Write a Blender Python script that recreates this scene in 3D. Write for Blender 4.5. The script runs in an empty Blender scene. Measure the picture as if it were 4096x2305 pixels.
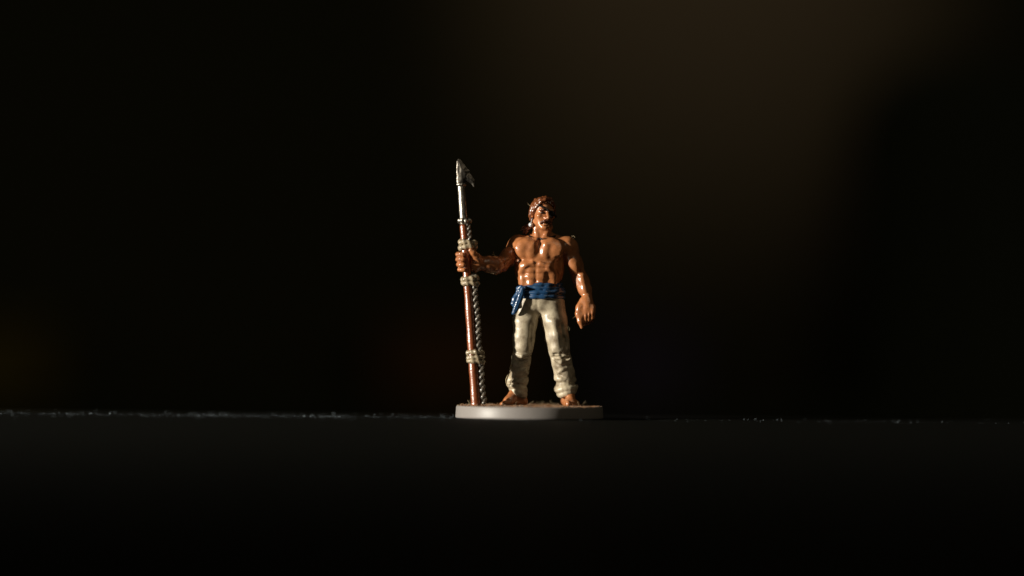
import bpy, math, random
import numpy as np
from mathutils import Vector, Matrix

# ------------------------------------------------------------------ camera, world, lamps
sc = bpy.context.scene
U = 0.03513e-3                 # one sculpting unit in metres (the miniature is about 38 mm tall)
R = math.radians

cam_d = bpy.data.cameras.new('camera')
cam = bpy.data.objects.new('camera', cam_d)
sc.collection.objects.link(cam)
sc.camera = cam
cam_d.sensor_width = 36
cam_d.lens = 100
cam_d.clip_start = 0.01
cam_d.clip_end = 20
cam.location = (-90 * U, -0.483, 248 * U)
aim = Vector((-90 * U, 0, 630 * U)) - cam.location
cam.rotation_euler = (aim.to_track_quat('-Z', 'Y') @ Matrix.Rotation(R(0.55), 4, 'Z').to_quaternion()).to_euler()
cam_d.dof.use_dof = True
cam_d.dof.focus_distance = 0.482
cam_d.dof.aperture_fstop = 4.6
cam_d.dof.aperture_blades = 0

w = bpy.data.worlds.new('World')
sc.world = w
w.use_nodes = True
w.node_tree.nodes['Background'].inputs[0].default_value = (0.90, 0.95, 0.60, 1)
w.node_tree.nodes['Background'].inputs[1].default_value = 0.009

def aim_lamp(name, kind, loc, target, power, color, **kw):
    d = bpy.data.lights.new(name, kind)
    d.energy = power
    d.color = color
    for k, v in kw.items():
        setattr(d, k, v)
    o = bpy.data.objects.new(name, d)
    sc.collection.objects.link(o)
    o.location = loc
    o.rotation_euler = (Vector(target) - Vector(loc)).to_track_quat('-Z', 'Y').to_euler()
    return o

def polar(az, el, dist):       # azimuth from the camera side, negative to the left
    a, e = R(az), R(el)
    return (dist * math.sin(a) * math.cos(e), -dist * math.cos(a) * math.cos(e), dist * math.sin(e))

aim_lamp('key_lamp', 'SPOT', polar(-68, 11, 0.8), (-0.012, 0, 0.019), 46.0, (1.0, 0.93, 0.80),
         spot_size=R(50), spot_blend=1.0, shadow_soft_size=0.014)
aim_lamp('fill_lamp', 'AREA', polar(28, 42, 0.7), (0, 0, 0.018), 0.22, (1.0, 0.82, 0.58), shape='DISK', size=0.30)
aim_lamp('added_wall_spot', 'SPOT', (0.12, 0.74, 0.60), (0.112, 1.2, 0.282), 1.6, (1.0, 0.69, 0.58),
         spot_size=R(36), spot_blend=1.0, shadow_soft_size=0.03)  # added spot that throws the warm glow onto the wall

sc.render.engine = 'CYCLES'
sc.view_settings.view_transform = 'Standard'
sc.view_settings.look = 'None'
sc.view_settings.exposure = 0
sc.view_settings.gamma = 1
sc.view_settings.use_curve_mapping = False

rnd = random.Random(7)

# ------------------------------------------------------------------ materials
def material(name, color, rough=0.5, metal=0.0, coat=0.0, coat_rough=0.12, wash=None, wash_amt=0.5,
             wash_scale=900, wash_lo=0.5, wash_hi=0.72, bump=0.0, bump_scale=3000, spec=0.5, dist=1e-4, coat_ior=1.5):
    m = bpy.data.materials.new(name)
    m.use_nodes = True
    nt = m.node_tree
    b = nt.nodes['Principled BSDF']
    b.inputs['Base Color'].default_value = (*color, 1)
    b.inputs['Roughness'].default_value = rough
    b.inputs['Metallic'].default_value = metal
    b.inputs['Coat Weight'].default_value = coat
    b.inputs['Coat Roughness'].default_value = coat_rough
    b.inputs['Specular IOR Level'].default_value = spec
    b.inputs['Coat IOR'].default_value = coat_ior
    tc = nt.nodes.new('ShaderNodeTexCoord')
    if wash:
        n = nt.nodes.new('ShaderNodeTexNoise')
        n.inputs['Scale'].default_value = wash_scale
        n.inputs['Detail'].default_value = 5
        n.inputs['Roughness'].default_value = 0.62
        nt.links.new(tc.outputs['Object'], n.inputs['Vector'])
        r = nt.nodes.new('ShaderNodeMapRange')
        r.inputs['From Min'].default_value = wash_lo
        r.inputs['From Max'].default_value = wash_hi
        r.inputs['To Max'].default_value = wash_amt
        nt.links.new(n.outputs['Fac'], r.inputs['Value'])
        mx = nt.nodes.new('ShaderNodeMix')
        mx.data_type = 'RGBA'
        mx.inputs['A'].default_value = (*color, 1)
        mx.inputs['B'].default_value = (*wash, 1)
        nt.links.new(r.outputs['Result'], mx.inputs['Factor'])
        nt.links.new(mx.outputs['Result'], b.inputs['Base Color'])
    if bump:
        n2 = nt.nodes.new('ShaderNodeTexNoise')
        n2.inputs['Scale'].default_value = bump_scale
        n2.inputs['Detail'].default_value = 4
        nt.links.new(tc.outputs['Object'], n2.inputs['Vector'])
        bp = nt.nodes.new('ShaderNodeBump')
        bp.inputs['Strength'].default_value = bump
        bp.inputs['Distance'].default_value = dist
        nt.links.new(n2.outputs['Fac'], bp.inputs['Height'])
        nt.links.new(bp.outputs['Normal'], b.inputs['Normal'])
        nt.links.new(bp.outputs['Normal'], b.inputs['Coat Normal'])
    return m

M = {
 'skin': material('varnished skin paint', (0.50, 0.186, 0.066), 0.43, coat=1.0, coat_rough=0.19, coat_ior=1.5,
                  wash=(0.16, 0.045, 0.018), wash_amt=0.6, wash_scale=620, wash_lo=0.50, wash_hi=0.75, bump=0.30, bump_scale=2600),
 'trousers': material('bone trouser paint', (0.56, 0.475, 0.335), 0.52, coat=0.32, coat_rough=0.27,
                  wash=(0.15, 0.10, 0.055), wash_amt=0.95, wash_scale=480, wash_lo=0.44, wash_hi=0.72, bump=0.4, bump_scale=1800),
 'sash': material('blue sash paint', (0.012, 0.060, 0.155), 0.42, coat=0.8, coat_rough=0.17,
                  wash=(0.03, 0.085, 0.15), wash_amt=0.8, wash_scale=900, bump=0.4, bump_scale=2500),
 'hair': material('chestnut hair paint', (0.20, 0.058, 0.016), 0.38, coat=1.0, coat_rough=0.18,
                  wash=(0.05, 0.014, 0.006), wash_amt=0.8, wash_scale=900, bump=0.4, bump_scale=2500),
 'dark_hair': material('dark moustache paint', (0.10, 0.026, 0.010), 0.45, coat=0.4),
 'black': material('black paint', (0.012, 0.010, 0.009), 0.4, coat=0.4, coat_rough=0.2),
 'eye': material('dark eye paint', (0.035, 0.014, 0.008), 0.35, coat=0.3),
 'pearl': material('pearl earring paint', (0.75, 0.76, 0.78), 0.2, coat=1.0, coat_rough=0.08),
 'wood': material('red brown shaft paint', (0.30, 0.072, 0.018), 0.36, coat=1.0, coat_rough=0.26, coat_ior=2.1,
                  wash=(0.14, 0.03, 0.008), wash_amt=0.7, wash_scale=800, bump=0.35, bump_scale=2600),
 'steel': material('steel paint', (0.14, 0.125, 0.105), 0.44, metal=1.0, coat=0.3, coat_rough=0.2,
                  wash=(0.09, 0.08, 0.065), wash_amt=0.85, wash_scale=1300, wash_lo=0.42, wash_hi=0.62, bump=0.28, bump_scale=2600),
 'bright_steel': material('drybrushed steel paint', (0.52, 0.48, 0.42), 0.40, metal=1.0, coat=0.5, coat_rough=0.25,
                  wash=(0.22, 0.19, 0.15), wash_amt=0.85, wash_scale=1500, wash_lo=0.45, wash_hi=0.68, bump=0.4, bump_scale=2600),
 'rope': material('bone rope paint', (0.42, 0.335, 0.215), 0.45, coat=0.6, coat_rough=0.18,
                  wash=(0.10, 0.07, 0.04), wash_amt=0.9, wash_scale=1500, bump=0.8, bump_scale=2600),
 'line': material('dark line paint', (0.22, 0.19, 0.15), 0.40, metal=0.0, coat=0.8, coat_rough=0.22, coat_ior=1.6,
                  wash=(0.07, 0.055, 0.04), wash_amt=0.9, wash_scale=900, wash_lo=0.40, wash_hi=0.62, bump=0.5, bump_scale=2600),
 'plastic': material('warm grey plastic', (0.275, 0.252, 0.238), 0.45, coat=0.0,
                  wash=(0.22, 0.20, 0.183), wash_amt=0.6, wash_scale=250, bump=0.15, bump_scale=1400),
 'flock': material('brown flock', (0.34, 0.17, 0.075), 0.8, wash=(0.35, 0.38, 0.36), wash_amt=0.8, wash_scale=700),
 'fibre': material('pale dust fibre', (0.55, 0.42, 0.24), 0.6),
 'dust': material('pale dust', (0.19, 0.23, 0.26), 0.55),
 'table': material('black tabletop', (0.0045, 0.0049, 0.0036), 0.7, wash=(0.0070, 0.0075, 0.0058), wash_amt=0.7, wash_scale=160,
                  bump=0.3, bump_scale=2400, spec=0.06),
 'wall': material('brown wall', (0.15, 0.14, 0.078), 0.9, wash=(0.12, 0.11, 0.06), wash_scale=6),
 'cabinet': material('near black cabinet', (0.10, 0.11, 0.065), 0.8, wash=(0.12, 0.13, 0.08), wash_scale=20),
 'box_brown': material('brown carton', (0.40, 0.19, 0.07), 0.8, wash=(0.34, 0.16, 0.06), wash_scale=30),
 'box_purple': material('dark violet carton', (0.24, 0.19, 0.34), 0.8, wash=(0.20, 0.16, 0.30), wash_scale=30),
 'box_olive': material('olive carton', (0.45, 0.32, 0.04), 0.8, wash=(0.36, 0.26, 0.035), wash_scale=30),
}

# ------------------------------------------------------------------ object helpers
def empty(name, loc=(0, 0, 0)):
    o = bpy.data.objects.new(name, None)
    o.empty_display_size = 0.004
    sc.collection.objects.link(o)
    o.location = loc
    return o

def link_mesh(name, verts, faces, mat, parent=None, smooth=True, scale=U):
    me = bpy.data.meshes.new(name)
    v = np.asarray(verts, dtype=np.float64) * scale
    me.from_pydata(v.tolist(), [], faces if isinstance(faces, list) else faces.tolist())
    me.update()
    if smooth:
        me.polygons.foreach_set('use_smooth', [True] * len(me.polygons))
    me.materials.append(mat)
    o = bpy.data.objects.new(name, me)
    sc.collection.objects.link(o)
    if parent:
        o.parent = parent
    return o

def tag(o, label=None, cat=None, group=None, kind=None):
    if label: o['label'] = label
    if cat: o['category'] = cat
    if group: o['group'] = group
    if kind: o['kind'] = kind
    return o

# ------------------------------------------------------------------ sculpting clay: a distance field turned into a mesh
class Clay:
    def __init__(s, lo, hi, h):
        s.h = h
        s.lo = np.array(lo, float)
        s.ax = [np.arange(lo[i], hi[i] + h, h, dtype=np.float32) for i in range(3)]
        s.f = np.full([len(a) for a in s.ax], 30.0, np.float32)
    def window(s, lo, hi, pad):
        sl = []
        for i in range(3):
            a = int(np.searchsorted(s.ax[i], lo[i] - pad)); b = int(np.searchsorted(s.ax[i], hi[i] + pad))
            if b <= a: return None, None
            sl.append(slice(a, b))
        sl = tuple(sl)
        P = (s.ax[0][sl[0]][:, None, None], s.ax[1][sl[1]][None, :, None], s.ax[2][sl[2]][None, None, :])
        return sl, P
    def blend(s, sl, d, k, cut=False):
        f = s.f[sl]
        if cut:
            h = np.maximum(k - np.abs(-d - f), 0) / k if k > 0 else 0
            s.f[sl] = np.maximum(f, -d) + h * h * k * 0.25
        else:
            h = np.maximum(k - np.abs(d - f), 0) / k if k > 0 else 0
            s.f[sl] = np.minimum(f, d) - h * h * k * 0.25
    def ball(s, c, r, k=10, rot=None, cut=False):
        r = np.array(r if hasattr(r, '__len__') else (r, r, r), float)
        m = float(r.max()); c = np.array(c, float)
        ext = r if rot is None else np.full(3, m)
        sl, P = s.window(c - ext, c + ext, k + 8)
        if sl is None: return
        q = [P[i] - np.float32(c[i]) for i in range(3)]
        if rot is not None:
            q = [rot[0][j] * q[0] + rot[1][j] * q[1] + rot[2][j] * q[2] for j in range(3)]
        k0 = np.sqrt((q[0] / r[0]) ** 2 + (q[1] / r[1]) ** 2 + (q[2] / r[2]) ** 2)
        k1 = np.sqrt((q[0] / r[0] ** 2) ** 2 + (q[1] / r[1] ** 2) ** 2 + (q[2] / r[2] ** 2) ** 2) + 1e-6
        s.blend(sl, (k0 * (k0 - 1) / k1).astype(np.float32), k, cut)
    def limb(s, a, b, ra, rb, k=10, cut=False):
        a = np.array(a, float); b = np.array(b, float); m = max(ra, rb)
        sl, P = s.window(np.minimum(a, b) - m, np.maximum(a, b) + m, k + 8)
        if sl is None: return
        ab = b - a; L = float(ab @ ab) + 1e-9
        t = np.clip(sum((P[i] - np.float32(a[i])) * np.float32(ab[i]) for i in range(3)) / L, 0, 1)
        d = np.sqrt(sum((P[i] - np.float32(a[i]) - t * np.float32(ab[i])) ** 2 for i in range(3))) - (ra + (rb - ra) * t)
        s.blend(sl, d.astype(np.float32), k, cut)
    def path(s, pts, k=8, join=6, cut=False):       # pts: (x, y, z, r)
        for p, q in zip(pts[:-1], pts[1:]):
            s.limb(p[:3], q[:3], p[3], q[3], k, cut)
    def ripple(s, amp, fn, lo=None, hi=None):
        sl, P = s.window(lo if lo is not None else s.lo, hi if hi is not None else s.lo + 1e6, 0)
        s.f[sl] += (amp * fn(*P)).astype(np.float32)
    def mesh(s):
        f = s.f; h = s.h
        ins = f < 0
        nx, ny, nz = f.shape
        cnt = np.zeros((nx - 1, ny - 1, nz - 1), np.int8)
        for dx in (0, 1):
            for dy in (0, 1):
                for dz in (0, 1):
                    cnt += ins[dx:nx - 1 + dx, dy:ny - 1 + dy, dz:nz - 1 + dz]
        act = (cnt > 0) & (cnt < 8)
        idx = np.argwhere(act)
        vid = np.full(act.shape, -1, np.int64)
        vid[act] = np.arange(len(idx))
        acc = np.zeros((len(idx), 3)); n = np.zeros(len(idx))
        corners = [(dx, dy, dz) for dx in (0, 1) for dy in (0, 1) for dz in (0, 1)]
        val = {c: f[idx[:, 0] + c[0], idx[:, 1] + c[1], idx[:, 2] + c[2]].astype(float) for c in corners}
        for c in corners:
            for a in range(3):
                if c[a] == 0:
                    e = list(c); e[a] = 1; e = tuple(e)
                    v0, v1 = val[c], val[e]
                    m = (v0 < 0) != (v1 < 0)
                    t = np.where(m, v0 / np.where(m, v0 - v1, 1), 0)
                    for i in range(3):
                        acc[:, i] += m * (c[i] + (t if i == a else 0))
                    n += m
        V = s.lo + h * (idx + acc / n[:, None])
        F = []
        for a in range(3):
            b, c = (a + 1) % 3, (a + 2) % 3
            i0 = [slice(None)] * 3; i1 = [slice(None)] * 3
            i0[a] = slice(0, -1); i1[a] = slice(1, None)
            A = ins[tuple(i0)]; B = ins[tuple(i1)]
            cr = np.argwhere(A != B)
            cr = cr[(cr[:, b] > 0) & (cr[:, c] > 0) & (cr[:, b] < f.shape[b] - 1) & (cr[:, c] < f.shape[c] - 1)]
            flip = A[cr[:, 0], cr[:, 1], cr[:, 2]]
            def g(db, dc):
                q = cr.copy(); q[:, b] += db; q[:, c] += dc
                return vid[q[:, 0], q[:, 1], q[:, 2]]
            quad = np.stack([g(-1, -1), g(0, -1), g(0, 0), g(-1, 0)], 1)
            quad[~flip] = quad[~flip][:, ::-1]
            F.append(quad)
        F = np.concatenate(F)
        return V, F

def rotz(d):
    a = R(d); return np.array([[math.cos(a), -math.sin(a), 0], [math.sin(a), math.cos(a), 0], [0, 0, 1]])
def roty(d):
    a = R(d); return np.array([[math.cos(a), 0, math.sin(a)], [0, 1, 0], [-math.sin(a), 0, math.cos(a)]])
def rotx(d):
    a = R(d); return np.array([[1, 0, 0], [0, math.cos(a), -math.sin(a)], [0, math.sin(a), math.cos(a)]])

def wob(x, y, z, s=1.0, ph=0.0):                # cheap smooth lumpiness
    return (np.sin(x * s + 1.3 * np.sin(z * s * .7 + ph)) + np.sin(z * s * 1.1 + 1.7 * np.sin(y * s * .8 + ph * 2)) +
            np.sin(y * s * .9 + 1.1 * np.sin(x * s * .6 - ph))) / 3

# ------------------------------------------------------------------ the setting
def box(name, lo, hi, mat, parent=None, bev=0.0):
    import bmesh
    bm = bmesh.new()
    bmesh.ops.create_cube(bm, size=1)
    lo = Vector(lo); hi = Vector(hi)
    for v in bm.verts:
        v.co = Vector([(lo[i] + hi[i]) / 2 + v.co[i] * (hi[i] - lo[i]) for i in range(3)])
    if bev:
        bmesh.ops.bevel(bm, geom=list(bm.edges), offset=bev, segments=2, affect='EDGES', profile=0.5)
    me = bpy.data.meshes.new(name); bm.to_mesh(me); bm.free()
    me.materials.append(mat)
    o = bpy.data.objects.new(name, me); sc.collection.objects.link(o)
    if parent: o.parent = parent
    return o

tag(box('tabletop', (-1.0, -0.75, -0.03), (1.0, 0.030, 0), M['table'], bev=0.0012), kind='structure')
tag(box('background_wall', (-1.6, 1.2, -0.75), (1.6, 1.25, 1.2), M['wall']), kind='structure')
tag(box('floor', (-1.6, -1.0, -0.78), (1.6, 1.3, -0.7505), M['cabinet']), kind='structure')

def added_box(name, label, cat, lo, hi, mat):  # boxes added to give the faint coloured glows low in the background
    r = empty(name, ((lo[0] + hi[0]) / 2, (lo[1] + hi[1]) / 2, lo[2]))
    tag(r, label, cat)
    c = np.array(r.location)
    l = np.array(lo) - c; h = np.array(hi) - c
    hb = h.copy(); hb[2] = h[2] * 0.8
    box('added_box_body', l, hb, mat, r, 0.003)
    ll = l.copy(); ll[:2] -= 0.003; ll[2] = hb[2] + 0.0005
    hh = h.copy(); hh[:2] += 0.003
    box('lid', ll, hh, mat, r, 0.003)
    return r

cab = empty('cabinet', (0.325, 1.05, -0.7500))
tag(cab, 'near black blurred cabinet standing before the brown wall', 'cabinet')
box('carcass', (-0.14, -0.06, 0.0), (0.30, 0.10, 0.925), M['cabinet'], cab, 0.03)
for dx in (-0.030, 0.184):
    dr = box('door', (dx - 0.075, -0.074, 0.05), (dx + 0.075, -0.0605, 0.87), M['cabinet'], cab, 0.003)
shelf = empty('shelf', (0, 1.11, -0.7500))
tag(shelf, 'dark low shelf hardly visible behind the table', 'shelf')
box('board', (-0.45, -0.08, 0.72), (0.20, 0.08, 0.735), M['cabinet'], shelf, 0.002)
for sx in (-0.44, 0.18):
    box('leg', (sx - 0.01, -0.07, 0.0), (sx + 0.01, 0.07, 0.7195), M['cabinet'], shelf, 0.002)
added_box('added_box', 'blurred brown box, added for a faint glow, on the low shelf behind the figurine', 'added_box', (-0.075, 1.11, -0.0148), (0.005, 1.165, 0.036), M['box_brown'])
added_box('added_box', 'blurred violet box, added for a faint glow, on the low shelf behind the figurine', 'added_box', (0.045, 1.11, -0.0148), (0.10, 1.165, 0.036), M['box_purple'])
added_box('added_box', 'blurred olive yellow box, added for a faint glow, at the far end of the low shelf', 'added_box', (-0.34, 1.11, -0.0148), (-0.262, 1.165, 0.03), M['box_olive'])

# ------------------------------------------------------------------ the figurine
fig = empty('miniature_figurine')
tag(fig, 'painted miniature pirate with eye patch holding a harpoon on a round grey base', 'figurine')

# base: a lathed disc
def lathe(name, prof, mat, parent, n=96, centre=(0, 0)):
    V, F = [], []
    m = len(prof)
    for i in range(n):
        a = 2 * math.pi * i / n
        for r, z in prof:
            V.append((centre[0] + r * math.cos(a), centre[1] + r * math.sin(a), z))
    for i in range(n):
        j = (i + 1) % n
        for k in range(m - 1):
            F.append((i * m + k, j * m + k, j * m + k + 1, i * m + k + 1))
    F.append(tuple(i * m for i in range(n))[::-1])
    F.append(tuple(i * m + m - 1 for i in range(n)))
    return link_mesh(name, V, F, mat, parent)

base = lathe('base', [(352, 1.2), (354.5, 2), (357, 5), (357, 8), (354.5, 54), (352.5, 58), (349, 60), (340, 60.4)], M['plastic'], fig, 160)

# ---- body
B = Clay((-380, -175, 56), (345, 120, 1075), 3.0)
# trunk
B.ball((43, 10, 762), (108, 80, 122), 0)
B.ball((43, 8, 655), (93, 66, 95), 40)
B.ball((45, 10, 585), (102, 70, 66), 30)
B.limb((-46, 26, 832), (136, 26, 828), 48, 48, 30)
B.limb((52, 36, 882), (-40, 36, 842), 34, 30, 24)
B.limb((56, 36, 882), (150, 34, 846), 34, 32, 24)
B.ball((-54, 28, 745), (26, 52, 78), 20)
B.ball((140, 28, 745), (26, 52, 78), 20)
# neck
B.limb((50, 26, 842), (56, 16, 940), 46, 41, 20)
B.limb((30, -22, 866), (20, -2, 925), 9, 12, 12)
B.limb((58, -26, 864), (92, -6, 925), 9, 12, 12)
# chest
B.ball((-14, -40, 814), (66, 32, 52), 18, rotz(14) @ roty(10))
B.ball((94, -40, 812), (68, 32, 53), 18, rotz(-16) @ roty(-10))
B.limb((8, -58, 838), (2, -58, 796), 18, 18, 20)
B.limb((72, -58, 836), (66, -58, 794), 18, 18, 20)
B.limb((-20, -40, 846), (-62, -14, 834), 26, 28, 18)
B.limb((98, -38, 844), (158, -16, 830), 26, 32, 20)
B.path([(41, -84, 868, 5), (38, -86, 830, 4), (31, -86, 786, 4.5), (26, -82, 764, 4)], 8, cut=True)
B.path([(-70, -62, 784, 3.5), (-40, -84, 764, 5), (4, -88, 764, 4)], 9, cut=True)
B.path([(52, -88, 763, 4), (92, -86, 760, 5), (136, -62, 780, 3.5)], 9, cut=True)
# collar bones
B.limb((26, -42, 864), (-60, -6, 866), 8, 7, 16)
B.limb((58, -42, 864), (156, -2, 862), 8, 7, 16)
B.ball((42, -52, 872), (9, 8, 10), 8, cut=True)
# rib arch and belly
B.path([(8, -72, 752, 7), (-26, -68, 738, 7), (-54, -44, 708, 6)], 14)
B.path([(46, -72, 748, 7), (84, -68, 733, 7), (118, -42, 702, 6)], 14)
B.path([(-12, -82, 728, 2), (-34, -77, 714, 3), (-54, -58, 690, 2)], 9, cut=True)
B.path([(62, -82, 724, 2), (90, -77, 710, 3), (116, -56, 686, 2)], 9, cut=True)
B.ball((-30, -50, 735), (28, 20, 26), 16)
B.ball((86, -50, 731), (28, 20, 26), 16)
for zc, rz_, yy in ((738, 14, -62), (712, 15, -61), (684, 16, -59), (652, 22, -55)):
    B.ball((2, yy, zc), (25, 12, rz_), 11)
    B.ball((47, yy, zc), (25, 12, rz_), 11)
B.path([(25, -80, 752, 4), (24, -75, 700, 5), (25, -69, 640, 5)], 8, cut=True)
for zc in (726, 699, 670):
    B.path([(-20, -73, zc - 2, 2), (4, -77, zc, 3), (22, -74, zc + 1, 2)], 6, cut=True)
    B.path([(28, -74, zc + 1, 2), (46, -77, zc, 3), (70, -73, zc - 2, 2)], 6, cut=True)
B.ball((25, -68, 664), (6, 10, 7), 5, cut=True)
B.path([(-28, -72, 700, 2), (-28, -68, 675, 4), (-20, -62, 640, 4)], 14, cut=True)
B.path([(76, -72, 698, 2), (78, -68, 675, 4), (70, -62, 640, 4)], 14, cut=True)
B.ball((-40, -22, 672), (20, 32, 50), 26)
B.ball((110, -22, 672), (20, 32, 50), 26)

# arm reaching to the shaft
S1, E1, W1 = (-68, 34, 832), (-142, -12, 742), (-250, -74, 748)
B.ball((-72, 28, 838), (42, 46, 52), 16, roty(20))
B.limb(S1, E1, 38, 33, 14)
B.ball((-112, -4, 786), (36, 30, 40), 14, roty(38))
B.ball((-100, 30, 768), (30, 30, 44), 14, roty(38))
B.path([E1 + (33,), (-172, -32, 738, 43), (-205, -50, 743, 38), W1 + (28,)], 14)
B.path([(-128, -46, 752, 4), (-140, -40, 726, 5)], 8, cut=True)
# hanging arm, carried a little forward
B.ax[1] = B.ax[1] + 17
S2, E2, W2 = (184, 24, 828), (232, 44, 692), (273, 4, 594)
B.ball((182, 20, 830), (45, 50, 54), 18, roty(-18))
B.limb(S2, E2, 42, 34, 14)
B.ball((206, 2, 754), (30, 27, 54), 20, roty(-20))
B.ball((222, 52, 760), (30, 30, 50), 12, roty(-20))
B.path([E2 + (34,), (247, 34, 662, 38), (262, 18, 625, 32), W2 + (25,)], 14)
B.limb((246, 4, 690), (262, -6, 616), 20, 14, 10)
B.path([(226, 4, 728, 4), (246, 6, 700, 5)], 10, cut=True)
# hanging hand: back of the hand outward, fingers curled behind, thumb pointing down
B.ball((272, -12, 552), (34, 27, 44), 18)
B.ball((274, -14, 518), (40, 29, 36), 18)
for i, (x, dz) in enumerate(((250, 0), (267, 2), (284, 9), (299, 20))):
    B.path([(x, -22, 520 + dz, 15), (x - 1, -30, 496 + dz, 13.5), (x - 2, -24, 472 + dz, 12.5), (x - 4, -2, 460 + dz, 11.5), (x - 6, 14, 476 + dz, 11)], 7)
    B.ball((x, -33, 502 + dz), (9, 8, 10), 8)
    if i: B.path([(x - 8.5, -46, 500 + dz, 1.8), (x - 9.5, -44, 480 + dz, 2.2), (x - 10, -34, 456 + dz, 2.2)], 6, cut=True)
B.path([(252, -10, 570, 18), (238, -18, 536, 20), (233, -26, 506, 17), (240, -34, 472, 12.5), (248, -36, 442, 8)], 9)
B.ax[1] = B.ax[1] - 17
# gripping hand
AX = lambda z: -257 - 0.0795 * (z - 64)         # shaft axis, x at height z
PY = -97
SY = lambda z: -124 + 0.04 * (z - 64)          # and its depth
ax = AX(748)
B.ball((ax + 44, PY + 22, 748), (27, 32, 50), 14, rotz(-30))
B.limb((ax + 62, PY + 32, 748), W1, 30, 27, 14)
for i, z in enumerate((786, 762, 737, 713)):
    a0 = AX(z); rho = (33, 35, 34, 31)[i]; fr = (13, 13, 12.8, 11.5)[i]
    pts = []
    for a, rr in ((25, 0), (70, 1), (115, 2), (158, 3), (196, 3), (226, 1), (246, -2)):
        pts.append((a0 + (rho + rr) * math.cos(R(a)), PY - 2 + (rho + rr) * math.sin(R(a)), z + (190 - a) * 0.02, fr if a < 220 else fr - 1.5))
    B.path(pts, 2.5)
    if i < 3:
        for a in (160, 195, 225):
            B.ball((a0 + (rho + fr + 3) * math.cos(R(a)), PY - 2 + (rho + fr + 3) * math.sin(R(a)), z - 12.3), (7, 7, 2.6), 4, cut=True)
B.path([(ax + 58, PY + 8, 752, 20), (ax + 50, PY - 14, 776, 17), (ax + 34, PY - 30, 794, 14), (ax + 22, PY - 34, 806, 11)], 7)

# legs inside the trousers keep the body in one piece
B.path([(-12, 10, 560, 46), (-33, -20, 350, 36), (-56, 22, 150, 26)], 10)
B.path([(100, 10, 560, 46), (140, 0, 340, 36), (182, 12, 150, 27)], 10)

def foot(ankle, heel, ball_, d, lean):
    d = np.array(d) / np.hypot(*d); p = np.array([-d[1], d[0]]) * lean      # p points to the little toe
    B.limb(ankle, heel, 27, 25, 14)
    B.limb(ankle, (ball_[0], ball_[1], 84), 28, 21, 16)
    B.limb(heel, ball_, 24, 20, 14)
    B.limb((ball_[0] - p[0] * 20, ball_[1] - p[1] * 20, 78), (ball_[0] + p[0] * 22, ball_[1] + p[1] * 22, 74), 20, 16, 12)
    for t, L, r_ in ((-25, 30, 13.5), (-6, 33, 10), (8, 29, 9.5), (20, 24, 9), (31, 17, 8.5)):
        c = (ball_[0] + p[0] * t + d[0] * L, ball_[1] + p[1] * t + d[1] * L)
        c0 = (ball_[0] + p[0] * t, ball_[1] + p[1] * t)
        B.limb((c0[0], c0[1], 80), (c[0], c[1], 60 + r_), r_, r_, 3)
foot((-58, 22, 140), (-36, 30, 84), (-104, -14, 79), (-0.88, -0.48), -1)
foot((186, 12, 140), (176, 34, 84), (202, -44, 78), (0.28, -0.96), 1)

# head
HO = np.array([56.0, -2.0, 990.0])
HR = rotz(20) @ roty(4) @ rotx(3)               # turned towards the free arm, tipped a little
def hp(a, b, c):
    return HO + HR @ np.array([a, b, c], float)
def head_parts(C):
    def ball(p, r, k, cut=False): C.ball(hp(*p), r, k, HR, cut)
    def limb(p, q, ra, rb, k, cut=False): C.limb(hp(*p), hp(*q), ra, rb, k, cut)
    ball((0, 10, 24), (51, 66, 50), 12)
    ball((0, -18, -18), (45, 42, 56), 16)
    ball((0, -25, -50), (37, 36, 25), 9)
    ball((0, -58, -64), (18, 12, 13), 8)
    limb((-36, 2, -40), (-14, -52, -66), 12, 11, 6)
    limb((36, 2, -40), (14, -52, -66), 12, 11, 6)
    limb((-28, -52, 19), (28, -52, 19), 9, 9, 8)
    for s in (-1, 1):
        ball((s * 32, -44, -12), (13, 12, 10), 10)
        ball((s * 21, -65, 4), (14, 13, 8.5), 6, True)
        ball((s * 51, 8, -4), (7, 13, 20), 5)
        ball((s * 8, -66, -22), (6.5, 7, 6), 4)
        limb((s * 17, -64, -20), (s * 25, -56, -42), 3.5, 3.5, 6, True)
    limb((0, -58, 14), (0, -80, -17), 6, 8.5, 6)
    ball((0, -80, -18), (8.5, 8, 7.5), 4)
    limb((-12, -61, -44), (12, -61, -44), 4.5, 4.5, 3)
    limb((-10, -60, -52), (10, -60, -52), 4.5, 4.5, 3)
    limb((-13, -65, -48), (13, -65, -48), 2, 2, 3, True)
    ball((0, -64, -58), (12, 6, 3), 4, True)
head_parts(B)
B.ripple(1.1, lambda x, y, z: wob(x, y, z, 0.16))
V, F = B.mesh()
body = link_mesh('body', V, F, M['skin'], fig)
tag(body, 'bare chested muscular tanned body with bare feet')

# ---- eye
E = Clay(hp(-40, -75, -15) - 25, hp(-5, -45, 25) + 25, 1.5)
E.ball(hp(-21, -54.5, 4), (12, 7, 6.5), 1, HR)
V, F = E.mesh(); link_mesh('eye', V, F, M['eye'], body)
E = Clay(hp(-40, -75, 0) - 30, hp(-5, -45, 30) + 30, 1.5)
E.path([tuple(hp(-8, -63, 16)) + (3,), tuple(hp(-22, -63, 19)) + (3.8,), tuple(hp(-36, -53, 14)) + (2.6,)], 3)
V, F = E.mesh(); link_mesh('eyebrow', V, F, M['dark_hair'], body)

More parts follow.
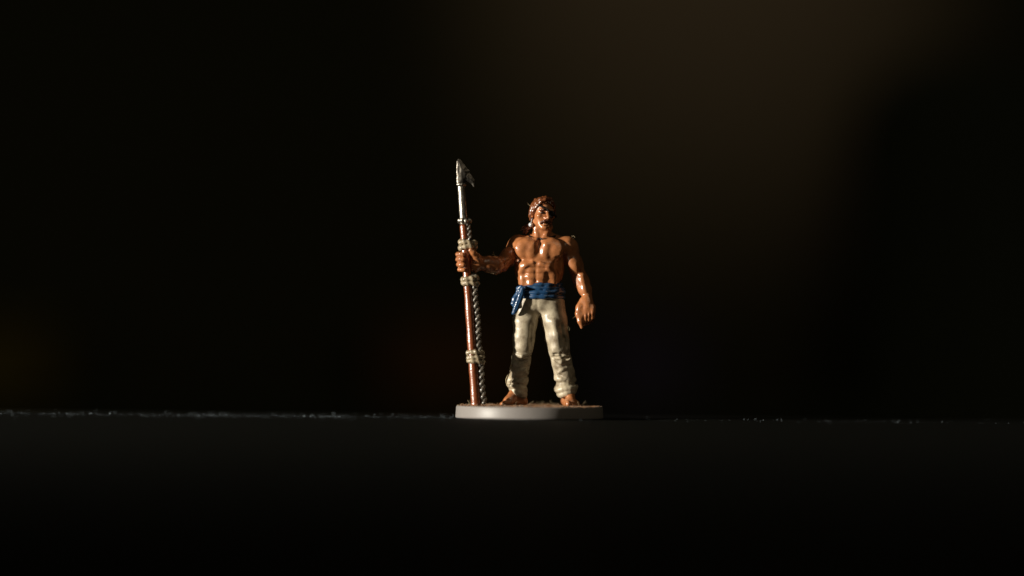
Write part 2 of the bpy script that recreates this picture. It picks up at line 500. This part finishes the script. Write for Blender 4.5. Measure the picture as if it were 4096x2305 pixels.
# ---- head shell used by the strap and the hair
HC = Clay(HO - np.array([100, 110, 110]), HO + np.array([100, 120, 110]), 2.5)
head_parts(HC)
hs = HC.f.copy()
PX, PYY, PZ = [a.reshape([-1 if i == j else 1 for j in range(3)]) - np.float32(HO[i]) for i, a in enumerate(HC.ax)]
la = HR[0][0] * PX + HR[1][0] * PYY + HR[2][0] * PZ
lb = HR[0][1] * PX + HR[1][1] * PYY + HR[2][1] * PZ
lc = HR[0][2] * PX + HR[1][2] * PYY + HR[2][2] * PZ

# ---- moustache
m = Clay(hp(0, -60, -34) - 45, hp(0, -60, -34) + 45, 1.6)
for s in (-1, 1):
    m.path([tuple(hp(0, -72, -31)) + (5.5,), tuple(hp(s * 13, -69, -35)) + (6.5,), tuple(hp(s * 24, -60, -41)) + (4.5,), tuple(hp(s * 29, -54, -49)) + (2.5,)], 4)
m.ripple(0.8, lambda x, y, z: np.sin(x * 0.9 + z * 0.5))
V, F = m.mesh(); link_mesh('moustache', V, F, M['dark_hair'], body)

# ---- eye patch
e = Clay(hp(24, -60, 2) - 45, hp(24, -60, 2) + 45, 1.6)
e.ball(hp(24, -59, 2), (16, 7, 15), 1, HR @ rotz(-22))
e.limb(hp(22, -62, 14), hp(38, -46, -2), 4, 5, 5)
V, F = e.mesh(); patch = link_mesh('eye_patch', V, F, M['black'], fig)
tag(patch, 'black eye patch over one eye')
plane = (lc - (8 - 0.50 * (la - 22) + 0.10 * (lb + 60))) / 1.12
HC.f = np.maximum(np.maximum(hs - 11.5 - 3.5 * (lb > 40), -(hs - 0.0) - 3), np.abs(plane) - 5.0).astype(np.float32)
HC.f = np.maximum(HC.f, np.where(lb > -48, hs - 12.5, hs - 4)).astype(np.float32)
HC.f = np.clip(np.maximum(HC.f, np.where(la < 0, lb + 22, lb - 25)), -30, 30).astype(np.float32)
V, F = HC.mesh(); link_mesh('strap', V, F, M['black'], patch)

# ---- hair
hl = 60 - 1.0 * (lb + 58) + 6 * np.sin(la * 0.16 + 0.9) - 0.10 * np.abs(la)
hl = np.where(lb > 6, np.maximum(hl, -62), hl)
ang = np.arctan2(la, lb)
shell = hs - 7.0 - 3.0 * np.sin(ang * 17 + lc * 0.05) * np.clip((70 - lc) / 60, 0.2, 1) - 1.5 * np.sin(la * 0.5 + lb * 0.16)
HC.f = np.maximum(np.maximum(shell, -hs - 5), (hl - lc) / 1.5).astype(np.float32)
def lock(pts, k=6):
    HC.path([tuple(hp(*p[:3])) + (p[3],) for p in pts], k)
lock([(8, -38, 72, 8), (-12, -46, 68, 9), (-30, -42, 56, 8), (-42, -32, 40, 6.5), (-47, -26, 28, 4)])
lock([(-2, -26, 78, 8), (-28, -26, 68, 9), (-45, -18, 48, 8), (-52, -12, 30, 6)])
lock([(-40, -26, 42, 8), (-50, -18, 24, 9), (-53, -10, 8, 8), (-52, -2, -8, 6)])
lock([(-50, 2, 32, 9), (-56, 10, 10, 10), (-55, 18, -12, 9), (-50, 24, -32, 8)])
lock([(10, -40, 71, 7), (28, -40, 60, 8), (43, -28, 44, 7), (51, -14, 24, 6)])
lock([(0, -20, 80, 9), (24, -24, 74, 9), (46, -8, 50, 8)])
for i in range(5):
    aa = -34 + 17 * i
    lock([(aa, -20, 76 - abs(aa) * .45, 5), (aa * 1.1, 20, 80 - abs(aa) * .4, 6), (aa, 60, 50, 5), (aa * .6, 78, 10, 5), (aa * .4, 70, -26, 5)], 4)
HC.f = np.clip(HC.f, -30, 30)
V, F = HC.mesh(); hair = link_mesh('hair', V, F, M['hair'], fig)
tag(hair, 'swept back glossy chestnut hair')
p = Clay((-80, -40, 870), (90, 130, 1000), 2.0)
p.path([(30, 66, 962, 16), (14, 60, 950, 13), (2, 50, 938, 12), (-12, 44, 928, 14), (-26, 40, 916, 13), (-36, 38, 900, 7)], 6)
p.path([(-8, 42, 928, 9), (-24, 34, 908, 9), (-26, 32, 894, 5)], 5)
p.path([(-14, 52, 934, 8), (-34, 48, 924, 8), (-46, 46, 912, 4)], 5)
p.ripple(1.6, lambda x, y, z: np.sin(x * 0.25 - z * 0.45))
V, F = p.mesh(); link_mesh('ponytail', V, F, M['hair'], hair)
# ---- earring, neck wash line
e = Clay(hp(-53, 0, -60) - 30, hp(-53, 0, -30) + 30, 1.4)
e.ball(hp(-56, 2, -58), 11, 1); e.limb(hp(-55, 4, -50), hp(-52, 4, -28), 1.6, 1.6, 3)
V, F = e.mesh(); link_mesh('earring', V, F, M['pearl'], fig)

def tube(pts, rad, n=8, closed=False, radf=None):
    pts = [np.array(q, float) for q in pts]; m_ = len(pts); V, F = [], []
    up = np.array([0.3, 0.2, 1.0])
    for i in range(m_):
        t = pts[(i + 1) % m_] - pts[i - 1] if closed or 0 < i < m_ - 1 else (pts[1] - pts[0] if i == 0 else pts[-1] - pts[-2])
        t /= np.linalg.norm(t) + 1e-9
        a = np.cross(t, up); a /= np.linalg.norm(a) + 1e-9; b = np.cross(t, a)
        r_ = rad if radf is None else radf(i / max(1, m_ - 1))
        for j in range(n):
            th = 2 * math.pi * j / n
            V.append(pts[i] + r_ * (math.cos(th) * a + math.sin(th) * b))
    for i in range(m_ if closed else m_ - 1):
        k = (i + 1) % m_
        for j in range(n):
            l = (j + 1) % n
            F.append((i * n + j, i * n + l, k * n + l, k * n + j))
    if not closed:
        F.append(tuple(range(n))); F.append(tuple(range((m_ - 1) * n, m_ * n))[::-1])
    return V, F
sl, (NX, NY, NZ) = B.window((-20, -70, 845), (130, 110, 930), 0)
nf = B.f[sl]
nq = np.hypot((NX - 53) / 68.0, (NY - 20) / 74.0)
NC = Clay((0, 0, 0), (6, 6, 6), 3.0)
NC.lo = np.array([B.ax[i][sl[i]][0] for i in range(3)], float)
npl = (NZ - (884 + 0.26 * (NY - 20) + 0.0007 * (NX - 53) ** 2)) / 1.03
NC.f = np.maximum(np.maximum(nf - 3.0, -nf - 4), np.maximum(np.abs(npl) - 3.6, (nq - 1) * 60)).astype(np.float32)
V, F = NC.mesh()
link_mesh('neck_wash_line', V, F, M['black'], fig)  # black band added for the dark wash where neck meets torso

# ---- trousers
T = Clay((-150, -125, 80), (280, 130, 650), 3.0)
T.ball((46, 10, 585), (113, 80, 66), 0)
T.ball((46, 12, 545), (108, 76, 50), 20)
T.path([(-10, 6, 545, 64), (-24, -10, 467, 58), (-32, -24, 387, 50), (-33, -26, 347, 46), (-42, 0, 280, 44), (-54, 18, 200, 44), (-58, 24, 160, 43), (-52, 24, 128, 36)], 16)
T.path([(102, 6, 545, 66), (117, -8, 467, 60), (130, -16, 387, 54), (138, -18, 340, 50), (152, -4, 280, 47), (168, 8, 215, 47), (177, 12, 160, 46), (184, 12, 134, 38)], 16)
# seat of the crotch and fly
T.path([(28, -70, 600, 4), (30, -76, 560, 4.5), (34, -66, 520, 7)], 9, cut=True)
T.path([(20, -74, 596, 3), (16, -74, 566, 3)], 7, cut=True)
T.path([(38, -56, 504, 12), (6, -72, 506, 7), (-22, -76, 496, 3)], 20, cut=True)
T.path([(46, -66, 512, 4), (78, -88, 526, 2)], 14, cut=True)
# long folds and knee creases
T.path([(10, -64, 450, 3), (4, -68, 380, 4), (10, -54, 320, 2)], 16, cut=True)
T.path([(150, -58, 450, 4), (160, -56, 390, 6), (170, -50, 350, 4)], 14, cut=True)
T.path([(112, -66, 470, 8), (126, -66, 400, 8), (130, -64, 350, 6)], 20)
T.path([(112, -60, 312, 4), (140, -66, 300, 7), (182, -44, 312, 5)], 12, cut=True)
T.path([(120, -56, 286, 7), (150, -60, 274, 9), (190, -36, 290, 6)], 10)
T.path([(126, -48, 262, 4), (160, -52, 246, 6), (206, -26, 262, 4)], 12, cut=True)
T.path([(184, -52, 372, 4), (172, -60, 330, 6)], 12, cut=True)
T.path([(-80, -44, 312, 6), (-40, -66, 300, 8), (0, -54, 312, 5)], 12)
T.path([(-84, -30, 282, 4), (-46, -52, 276, 6), (-4, -38, 290, 4)], 12, cut=True)
T.path([(-92, -14, 244, 5), (-60, -30, 226, 7), (-16, -20, 240, 5)], 12)
rc = random.Random(21)
for side in (0, 1):
    for n_ in range(9):
        z = rc.uniform(180, 325)
        cx0 = (-46 if z < 330 else -28) if side == 0 else (160 - (z - 230) * 0.25)
        a_ = rc.uniform(-2.4, -1.1); tilt = rc.uniform(-16, 16)
        rad_ = 47 + max(0, (z - 350)) * 0.06
        cy0 = (10 if z < 280 else -18) if side == 0 else (4 if z < 280 else -10)
        q = []
        for k2 in range(4):
            t_ = a_ + k2 * rc.uniform(0.22, 0.34)
            q.append((cx0 + rad_ * math.cos(t_), cy0 + rad_ * math.sin(t_), z + tilt * (k2 - 1.5) / 1.5 + rc.uniform(-3, 3), (2.2, 4.0, 4.2, 2.0)[k2]))
        T.path(q, 13, cut=(n_ % 2 == 0))
# bunched cloth above the feet
def ring(cx, cy, cz, rx, ry, r_, tx, ty, k=8, a0=0, a1=360, cut=False):
    n = 16
    q = []
    for i in range(n + 1):
        a = R(a0 + (a1 - a0) * i / n)
        q.append((cx + rx * math.cos(a), cy + ry * math.sin(a), cz + tx * math.cos(a) + ty * math.sin(a) + 2 * math.sin(3 * a), r_ * (1 + 0.18 * math.sin(2.3 * a + cz))))
    T.path(q, k, cut=cut)
ring(-60, 24, 180, 37, 38, 14, 4, 6)
ring(-62, 24, 150, 36, 37, 13, -14, -4)
ring(-60, 22, 166, 51, 52, 4, -8, 2, 8, cut=True)
ring(-56, 24, 128, 32, 36, 11, -14, 6)
ring(-58, 20, 200, 50, 52, 4.5, 8, 6, 10, cut=True)
ring(171, 10, 194, 39, 40, 13, -6, 6)
ring(177, 12, 152, 42, 43, 15, 8, 6)
ring(180, 12, 128, 37, 40, 11, 10, 6)
ring(174, 10, 174, 54, 54, 6, -2, 4, 10, cut=True)
T.limb((146, -2, 150), (164, -6, 100), 15, 9, 10)
T.limb((-30, 30, 140), (-22, 32, 104), 13, 8, 10)
T.limb((-98, 14, 190), (-102, 22, 166), 9, 10, 10)
# open hems
T.ball((-56, 22, 96), (36, 38, 28), 3, cut=True)
T.ball((187, 8, 100), (36, 40, 30), 3, cut=True)
T.ripple(2.2, lambda x, y, z: wob(x, y, z, 0.04, 0.4))
T.ripple(0.9, lambda x, y, z: wob(x, y, z, 0.085, 1.1))
V, F = T.mesh()
trousers = link_mesh('trousers', V, F, M['trousers'], fig)
tag(trousers, 'baggy bone white trousers bunched at the ankles')

# ---- sash
Sx = Clay((-110, -115, 560), (210, 130, 680), 2.6)
X_, Y_, Z_ = [a.reshape([-1 if i == j else 1 for j in range(3)]) for i, a in enumerate(Sx.ax)]
th = np.arctan2(Y_ - 8, X_ - 48)
for zi, rx, ry, mr, tl, ph in ((646, 99, 72, 8.5, 0.02, 0.2), (630, 107, 79, 9.5, -0.04, 1.7), (609, 112, 84, 10.5, 0.03, 3.0), (588, 109, 82, 11, -0.01, 4.1)):
    q = np.sqrt(((X_ - 48) / rx) ** 2 + ((Y_ - 8) / ry) ** 2)
    dr = (q - 1) * (0.5 * (rx + ry))
    zz = Z_ - zi - tl * (X_ - 48) - 1.4 * np.sin(3 * th + ph) - 0.9 * np.sin(7 * th + 2 * ph)
    d = np.sqrt(dr ** 2 + zz ** 2) - mr - 1.2 * np.sin(11 * th + ph)
    h_ = np.maximum(3 - np.abs(d - Sx.f), 0) / 3
    Sx.f = (np.minimum(Sx.f, d) - h_ * h_ * 0.75).astype(np.float32)
q = np.sqrt(((X_ - 48) / 104) ** 2 + ((Y_ - 8) / 77) ** 2)*1.04
slab = np.maximum((q - 1) * 80 + 0 * Z_, np.abs(Z_ - 615) - 28)
Sx.f = np.minimum(Sx.f, slab).astype(np.float32)
for x0 in (2, 16, 30):
    Sx.limb((x0, -92, 640), (x0 + 2, -96, 617), 3, 2.5, 5, cut=True)
Sx.path([(20, -90, 632, 2.5), (90, -90, 628, 3), (140, -62, 634, 2.5)], 5, cut=True)
Sx.path([(-20, -88, 602, 2.5), (60, -98, 598, 3), (140, -66, 602, 2.5)], 5, cut=True)
Sx.ripple(0.6, lambda x, y, z: wob(x, y, z, 0.22))
V, F = Sx.mesh(); sash = link_mesh('sash', V, F, M['sash'], fig)
tag(sash, 'blue waist sash wrapped in folds')
k_ = Clay((-130, -130, 480), (10, 10, 670), 2.0)
k_.ball((-50, -62, 612), (21, 16, 18), 4, roty(20))
k_.ball((-62, -54, 596), (15, 16, 14), 8)
k_.path([(-62, -58, 628, 9), (-46, -69, 634, 8), (-28, -77, 630, 7)], 6)
k_.limb((-38, -82, 632), (-48, -80, 600), 3, 3, 5, cut=True)
k_.limb((-66, -73, 622), (-60, -76, 598), 3, 3, 5, cut=True)
k_.ripple(0.6, lambda x, y, z: wob(x, y, z, 0.15))
V, F = k_.mesh(); link_mesh('knot', V, F, M['sash'], sash)
def tail(pts, cutpts):
    c = Clay((-140, -140, 470), (10, 10, 660), 2.0)
    for a, b in zip(pts[:-1], pts[1:]):
        for o in (-1, -0.33, 0.33, 1):
            wa, wb = a[3], b[3]
            c.limb((a[0] + o * wa, a[1] - 2 * math.cos(3 * o), a[2] + o * wa * .3), (b[0] + o * wb, b[1] - 2 * math.cos(3 * o), b[2] + o * wb * .3), 7, 7, 4)
    for cp in cutpts:
        c.path(cp, 5, cut=True)
    c.ripple(0.5, lambda x, y, z: wob(x, y, z, 0.12))
    V, F = c.mesh()
    return link_mesh('tail', V, F, M['sash'], sash)
tail([(-38, -76, 628, 6), (-46, -80, 596, 8), (-58, -79, 560, 9), (-70, -76, 528, 8), (-78, -72, 508, 6)],
     [[(-42, -90, 610, 2.5), (-60, -90, 556, 3), (-72, -86, 520, 2)]])
tail([(-62, -52, 606, 6), (-74, -54, 580, 9), (-80, -56, 556, 8), (-72, -58, 542, 6)],
     [[(-74, -76, 590, 2.5), (-84, -76, 556, 3)]])

# ---- harpoon
def axis(z, off=0.0, dy=0.0):
    return np.array([AX(z) + off, SY(z) + dy, z])
pts = [axis(z) for z in np.linspace(59, 934, 60)]
V, F = tube(pts, 21, 24, radf=lambda t: 22.6 - 4.2 * t + (0.8 * math.sin(t * 40)) - (2.5 if t > 0.985 else 0))
shaft = link_mesh('harpoon_shaft', V, F, M['wood'], fig)
tag(shaft, 'glossy red brown harpoon shaft')
pts = [axis(z, 2) for z in np.linspace(930, 1122, 20)]
V, F = tube(pts, 19, 18, radf=lambda t: 19.5 - 1.2 * t + 0.5 * math.sin(t * 23))
link_mesh('socket', V, F, M['bright_steel'], shaft)
# knobbly collars
c = Clay((-400, -170, 915), (-270, -40, 985), 1.8)
for i in range(8):
    a = 2 * math.pi * i / 8 + 0.4
    c.ball(axis(948 + 2 * math.sin(2 * a), 4) + np.array([23 * math.cos(a), 20 * math.sin(a), 0]), (10.5, 10.5, 13 + 2 * math.sin(3 * a)), 5)
c.ball(axis(948, 30, -8), (12, 12, 14), 4)
V, F = c.mesh(); link_mesh('collar', V, F, M['bright_steel'], shaft)
c = Clay((-400, -170, 1090), (-280, -40, 1150), 1.8)
for i in range(9):
    a = 2 * math.pi * i / 9
    c.ball(axis(1123, 3) + np.array([16 * math.cos(a), 16 * math.sin(a), 0]), (9, 9, 9 + 1.5 * math.sin(2 * a)), 4)
V, F = c.mesh(); link_mesh('collar', V, F, M['bright_steel'], shaft)
# the barbed head: a leaf of steel, thick at the spine
outline = [(-356, 1124), (-362, 1180), (-362, 1215), (-360, 1236), (-354, 1249), (-346, 1246), (-330, 1228), (-312, 1206), (-297, 1190),
           (-300, 1180), (-288, 1168), (-274, 1146), (-269, 1128), (-272, 1112), (-280, 1110), (-290, 1126), (-302, 1134), (-316, 1134), (-322, 1126)]
def headmesh():
    PY = SY(1180)
    from mathutils.geometry import tessellate_polygon
    H = Clay((-385, PY - 30, 1095), (-250, PY + 30, 1265), 2.0)
    X2, Z2 = H.ax[0][:, None], H.ax[2][None, :]
    o = np.array(outline, float)
    dmin = np.full((len(H.ax[0]), len(H.ax[2])), 1e9); inside = np.zeros(dmin.shape, bool)
    for i in range(len(o)):
        a, b = o[i], o[(i + 1) % len(o)]
        ab = b - a
        t = np.clip(((X2 - a[0]) * ab[0] + (Z2 - a[1]) * ab[1]) / (ab @ ab), 0, 1)
        dmin = np.minimum(dmin, np.hypot(X2 - a[0] - t * ab[0], Z2 - a[1] - t * ab[1]))
        cond = ((a[1] > Z2) != (b[1] > Z2)) & (X2 < (b[0] - a[0]) * (Z2 - a[1]) / (b[1] - a[1] + 1e-9) + a[0])
        inside ^= cond
    d2 = np.where(inside, -dmin, dmin)[:, None, :]
    Yv = H.ax[1][None, :, None] - PY
    thick = 4 + 9 * np.clip(-d2 / 22, 0, 1)
    H.f = np.maximum(d2, np.abs(Yv) - thick).astype(np.float32)
    H.f = np.clip(H.f, -30, 30)
    H.limb((-352, PY, 1124), (-356, PY, 1232), 9, 5, 6)
    H.limb((-340, PY, 1124), (-340, PY, 1180), 17, 8, 10)
    H.path([(-300, PY - 12, 1186, 3), (-316, PY - 16, 1166, 3.5), (-310, PY - 14, 1140, 3)], 5, cut=True)
    H.ripple(1.2, lambda x, y, z: wob(x, y, z, 0.18, 2.0))
    return H.mesh()
V, F = headmesh(); hd = link_mesh('harpoon_head', V, F, M['steel'], shaft)
tag(hd, 'dark steel barbed point')
# line running beside the shaft: two twisted strands
def strands(z0, z1, off0, off1, dy, amp, rad, pitch, n):
    V, F = [], []
    for s in (0, math.pi):
        q = []
        for z in np.linspace(z0, z1, n):
            t = (z - z0) / (z1 - z0)
            a = 2 * math.pi * z / pitch + s
            wv = 2.0 * math.sin(z * 0.03)
            q.append(axis(z, off0 + (off1 - off0) * t + amp * math.cos(a) + wv, dy + amp * math.sin(a)))
        v, f = tube(q, rad, 8, radf=lambda t: rad * (1 + 0.08 * math.sin(t * 60)))
        b_ = len(V); V += v; F += [tuple(i + b_ for i in ff) for ff in f]
    return V, F
V, F = strands(72, 690, 37, 33, -3, 7.5, 7.8, 62, 260)
link_mesh('line', V, F, M['line'], shaft)
V, F = strands(800, 950, 25, 22, -6, 6.0, 6.4, 50, 90)
link_mesh('line', V, F, M['line'], shaft)
# rope bindings: coils round shaft and line together
def binding(z, rows, rx, ry, offx, rr, lobes, mat, gap):
    V, F = [], []
    for k in range(rows):
        zz = z + (k - (rows - 1) / 2) * gap
        n = 72; ns = 10
        b_ = len(V)
        for i in range(n):
            a = 2 * math.pi * i / n
            c0 = axis(zz + 3.5 * math.sin(a + 2.2 * k + z) + 1.5 * math.sin(3 * a + k), offx) + np.array([rx * math.cos(a), ry * math.sin(a), 0])
            e1 = np.array([math.cos(a), math.sin(a), 0]); e2 = np.array([0, 0, 1.0])
            for j in range(ns):
                t = 2 * math.pi * j / ns
                r_ = rr * (1 + 0.20 * math.cos(lobes * a + t * 1.0 + k * 1.3 + 0.8 * math.sin(2 * a + k)) + 0.12 * math.sin(3.7 * a + 2 * k + z))
                V.append(c0 + r_ * (math.cos(t) * e1 + math.sin(t) * e2))
        for i in range(n):
            for j in range(ns):
                i2, j2 = (i + 1) % n, (j + 1) % ns
                F.append((b_ + i * ns + j, b_ + i2 * ns + j, b_ + i2 * ns + j2, b_ + i * ns + j2))
    return link_mesh('rope_binding', V, F, mat, shaft)
binding(832, 2, 32, 26, 14, 13.5, 10, M['rope'], 23)
binding(659, 2, 33, 27, 13, 12.5, 10, M['rope'], 21)
binding(294, 3, 34, 27, 14, 11, 10, M['rope'], 20)

# ---- loose fibres clinging to the figurine, flock on the base
def fibres(count, place, lmin, lmax, rmin, rmax, lift, seg=4):
    V, F = [], []
    for _ in range(count):
        x, y, z = place()
        L = rnd.uniform(lmin, lmax); a = rnd.uniform(0, 2 * math.pi); up = rnd.uniform(*lift)
        curl = rnd.uniform(-2.4, 2.4)
        q = [np.array([x, y, z])]
        for s in range(seg):
            st = L / seg
            q.append(q[-1] + st * np.array([math.cos(a) * math.cos(up), math.sin(a) * math.cos(up), math.sin(up)]))
            a += curl / seg; up += rnd.uniform(-0.5, 0.35)
            if q[-1][2] < z: q[-1][2] = z + 0.4
        v, f = tube(q, rnd.uniform(rmin, rmax), 4)
        b_ = len(V); V += v; F += [tuple(i + b_ for i in ff) for ff in f]
    return V, F
def on_base():
    r_ = 348 * math.sqrt(rnd.random()); a = rnd.uniform(0, 2 * math.pi)
    return (r_ * math.cos(a), r_ * math.sin(a), 60.6)
V, F = fibres(3200, on_base, 6, 15, 0.8, 1.5, (0.0, 0.5), 3)
fl = link_mesh('flock', V, F, M['flock'], base); tag(fl, 'thin brown flock on the base top', kind='stuff')
V, F = fibres(60, on_base, 18, 44, 0.35, 0.6, (0.1, 1.0), 7)
fl = link_mesh('fuzz', V, F, M['fibre'], base); tag(fl, kind='stuff')
V, F = [], []
def hair_path(q, r_):
    v, f = tube(q, r_, 5); b_ = len(V); V.extend(v); F.extend([tuple(i + b_ for i in ff) for ff in f])
hair_path([(-92, -22, 262), (-90, -26, 240), (-96, -28, 222), (-108, -26, 205), (-115, -22, 188), (-113, -20, 172), (-108, -18, 158)], 2.2)
hair_path([(-172, -76, 776), (-180, -84, 790), (-182, -86, 802)], 1.0)
hair_path([(-166, -74, 778), (-176, -82, 786), (-188, -86, 790)], 1.0)
hair_path([(-212, -76, 706), (-196, -70, 700), (-178, -64, 697)], 1.3)
hair_path([(192, 10, 876), (198, 6, 884), (204, 4, 886), (209, 2, 882), (212, 0, 877)], 0.5)
hair_path([(176, -56, 430), (184, -62, 446), (190, -60, 436), (186, -58, 424)], 0.5)
hair_path([(232, -30, 500), (216, -36, 494), (205, -40, 486)], 0.8)
hair_path([(-5, -20, 1028), (-14, -24, 1034), (-20, -26, 1042)], 0.9)
lf = link_mesh('loose_fibre', V, F, M['fibre'], fig); tag(lf, kind='stuff')

# ------------------------------------------------------------------ dust on the tabletop
def scatter_x():
    x = rnd.uniform(-2700, 2600)
    return x
V, F = [], []
oct_v = [(1, 0, 0), (-1, 0, 0), (0, 1, 0), (0, -1, 0), (0, 0, 1), (0, 0, -1)]
oct_f = [(0, 2, 4), (2, 1, 4), (1, 3, 4), (3, 0, 4), (2, 0, 5), (1, 2, 5), (3, 1, 5), (0, 3, 5)]
made = 0
while made < 1250:
    x = scatter_x(); y = rnd.gauss(0, 330)
    if y > 760 or y < -1500 or x * x + y * y < 375 ** 2: continue
    if x > 0 and rnd.random() < 0.85: continue
    if math.sin(x * 0.011) + math.sin(x * 0.0043 + 1) + rnd.uniform(-2.6, 2.6) < -0.2: continue
    s = 0.9 + 2.4 * rnd.random() ** 4 + (5 * rnd.random() if rnd.random() < 0.03 else 0)
    b_ = len(V)
    for v in oct_v:
        V.append((x + s * v[0] * rnd.uniform(.6, 1.6), y + s * v[1] * rnd.uniform(.6, 1.4), s * 0.75 + s * v[2] * rnd.uniform(.5, 0.75)))
    F += [tuple(i + b_ for i in f) for f in oct_f]
    made += 1
dg = link_mesh('dust_grains', V, F, M['dust'], None, smooth=False)
tag(dg, 'scattered pale dust grains on the black tabletop', 'dust', kind='stuff')
def on_table():
    while True:
        x = scatter_x(); y = rnd.gauss(60, 200)
        if y < 440 and x * x + y * y > 390 ** 2 and (x < 0 or rnd.random() < 0.4): return (x, y, 1.2)
V, F = fibres(40, on_table, 6, 18, 0.5, 0.8, (0.2, 1.1), 5)
df = link_mesh('dust_fibres', V, F, M['dust'], None)
tag(df, 'fine pale lint fibres lying on the black tabletop', 'lint', kind='stuff')
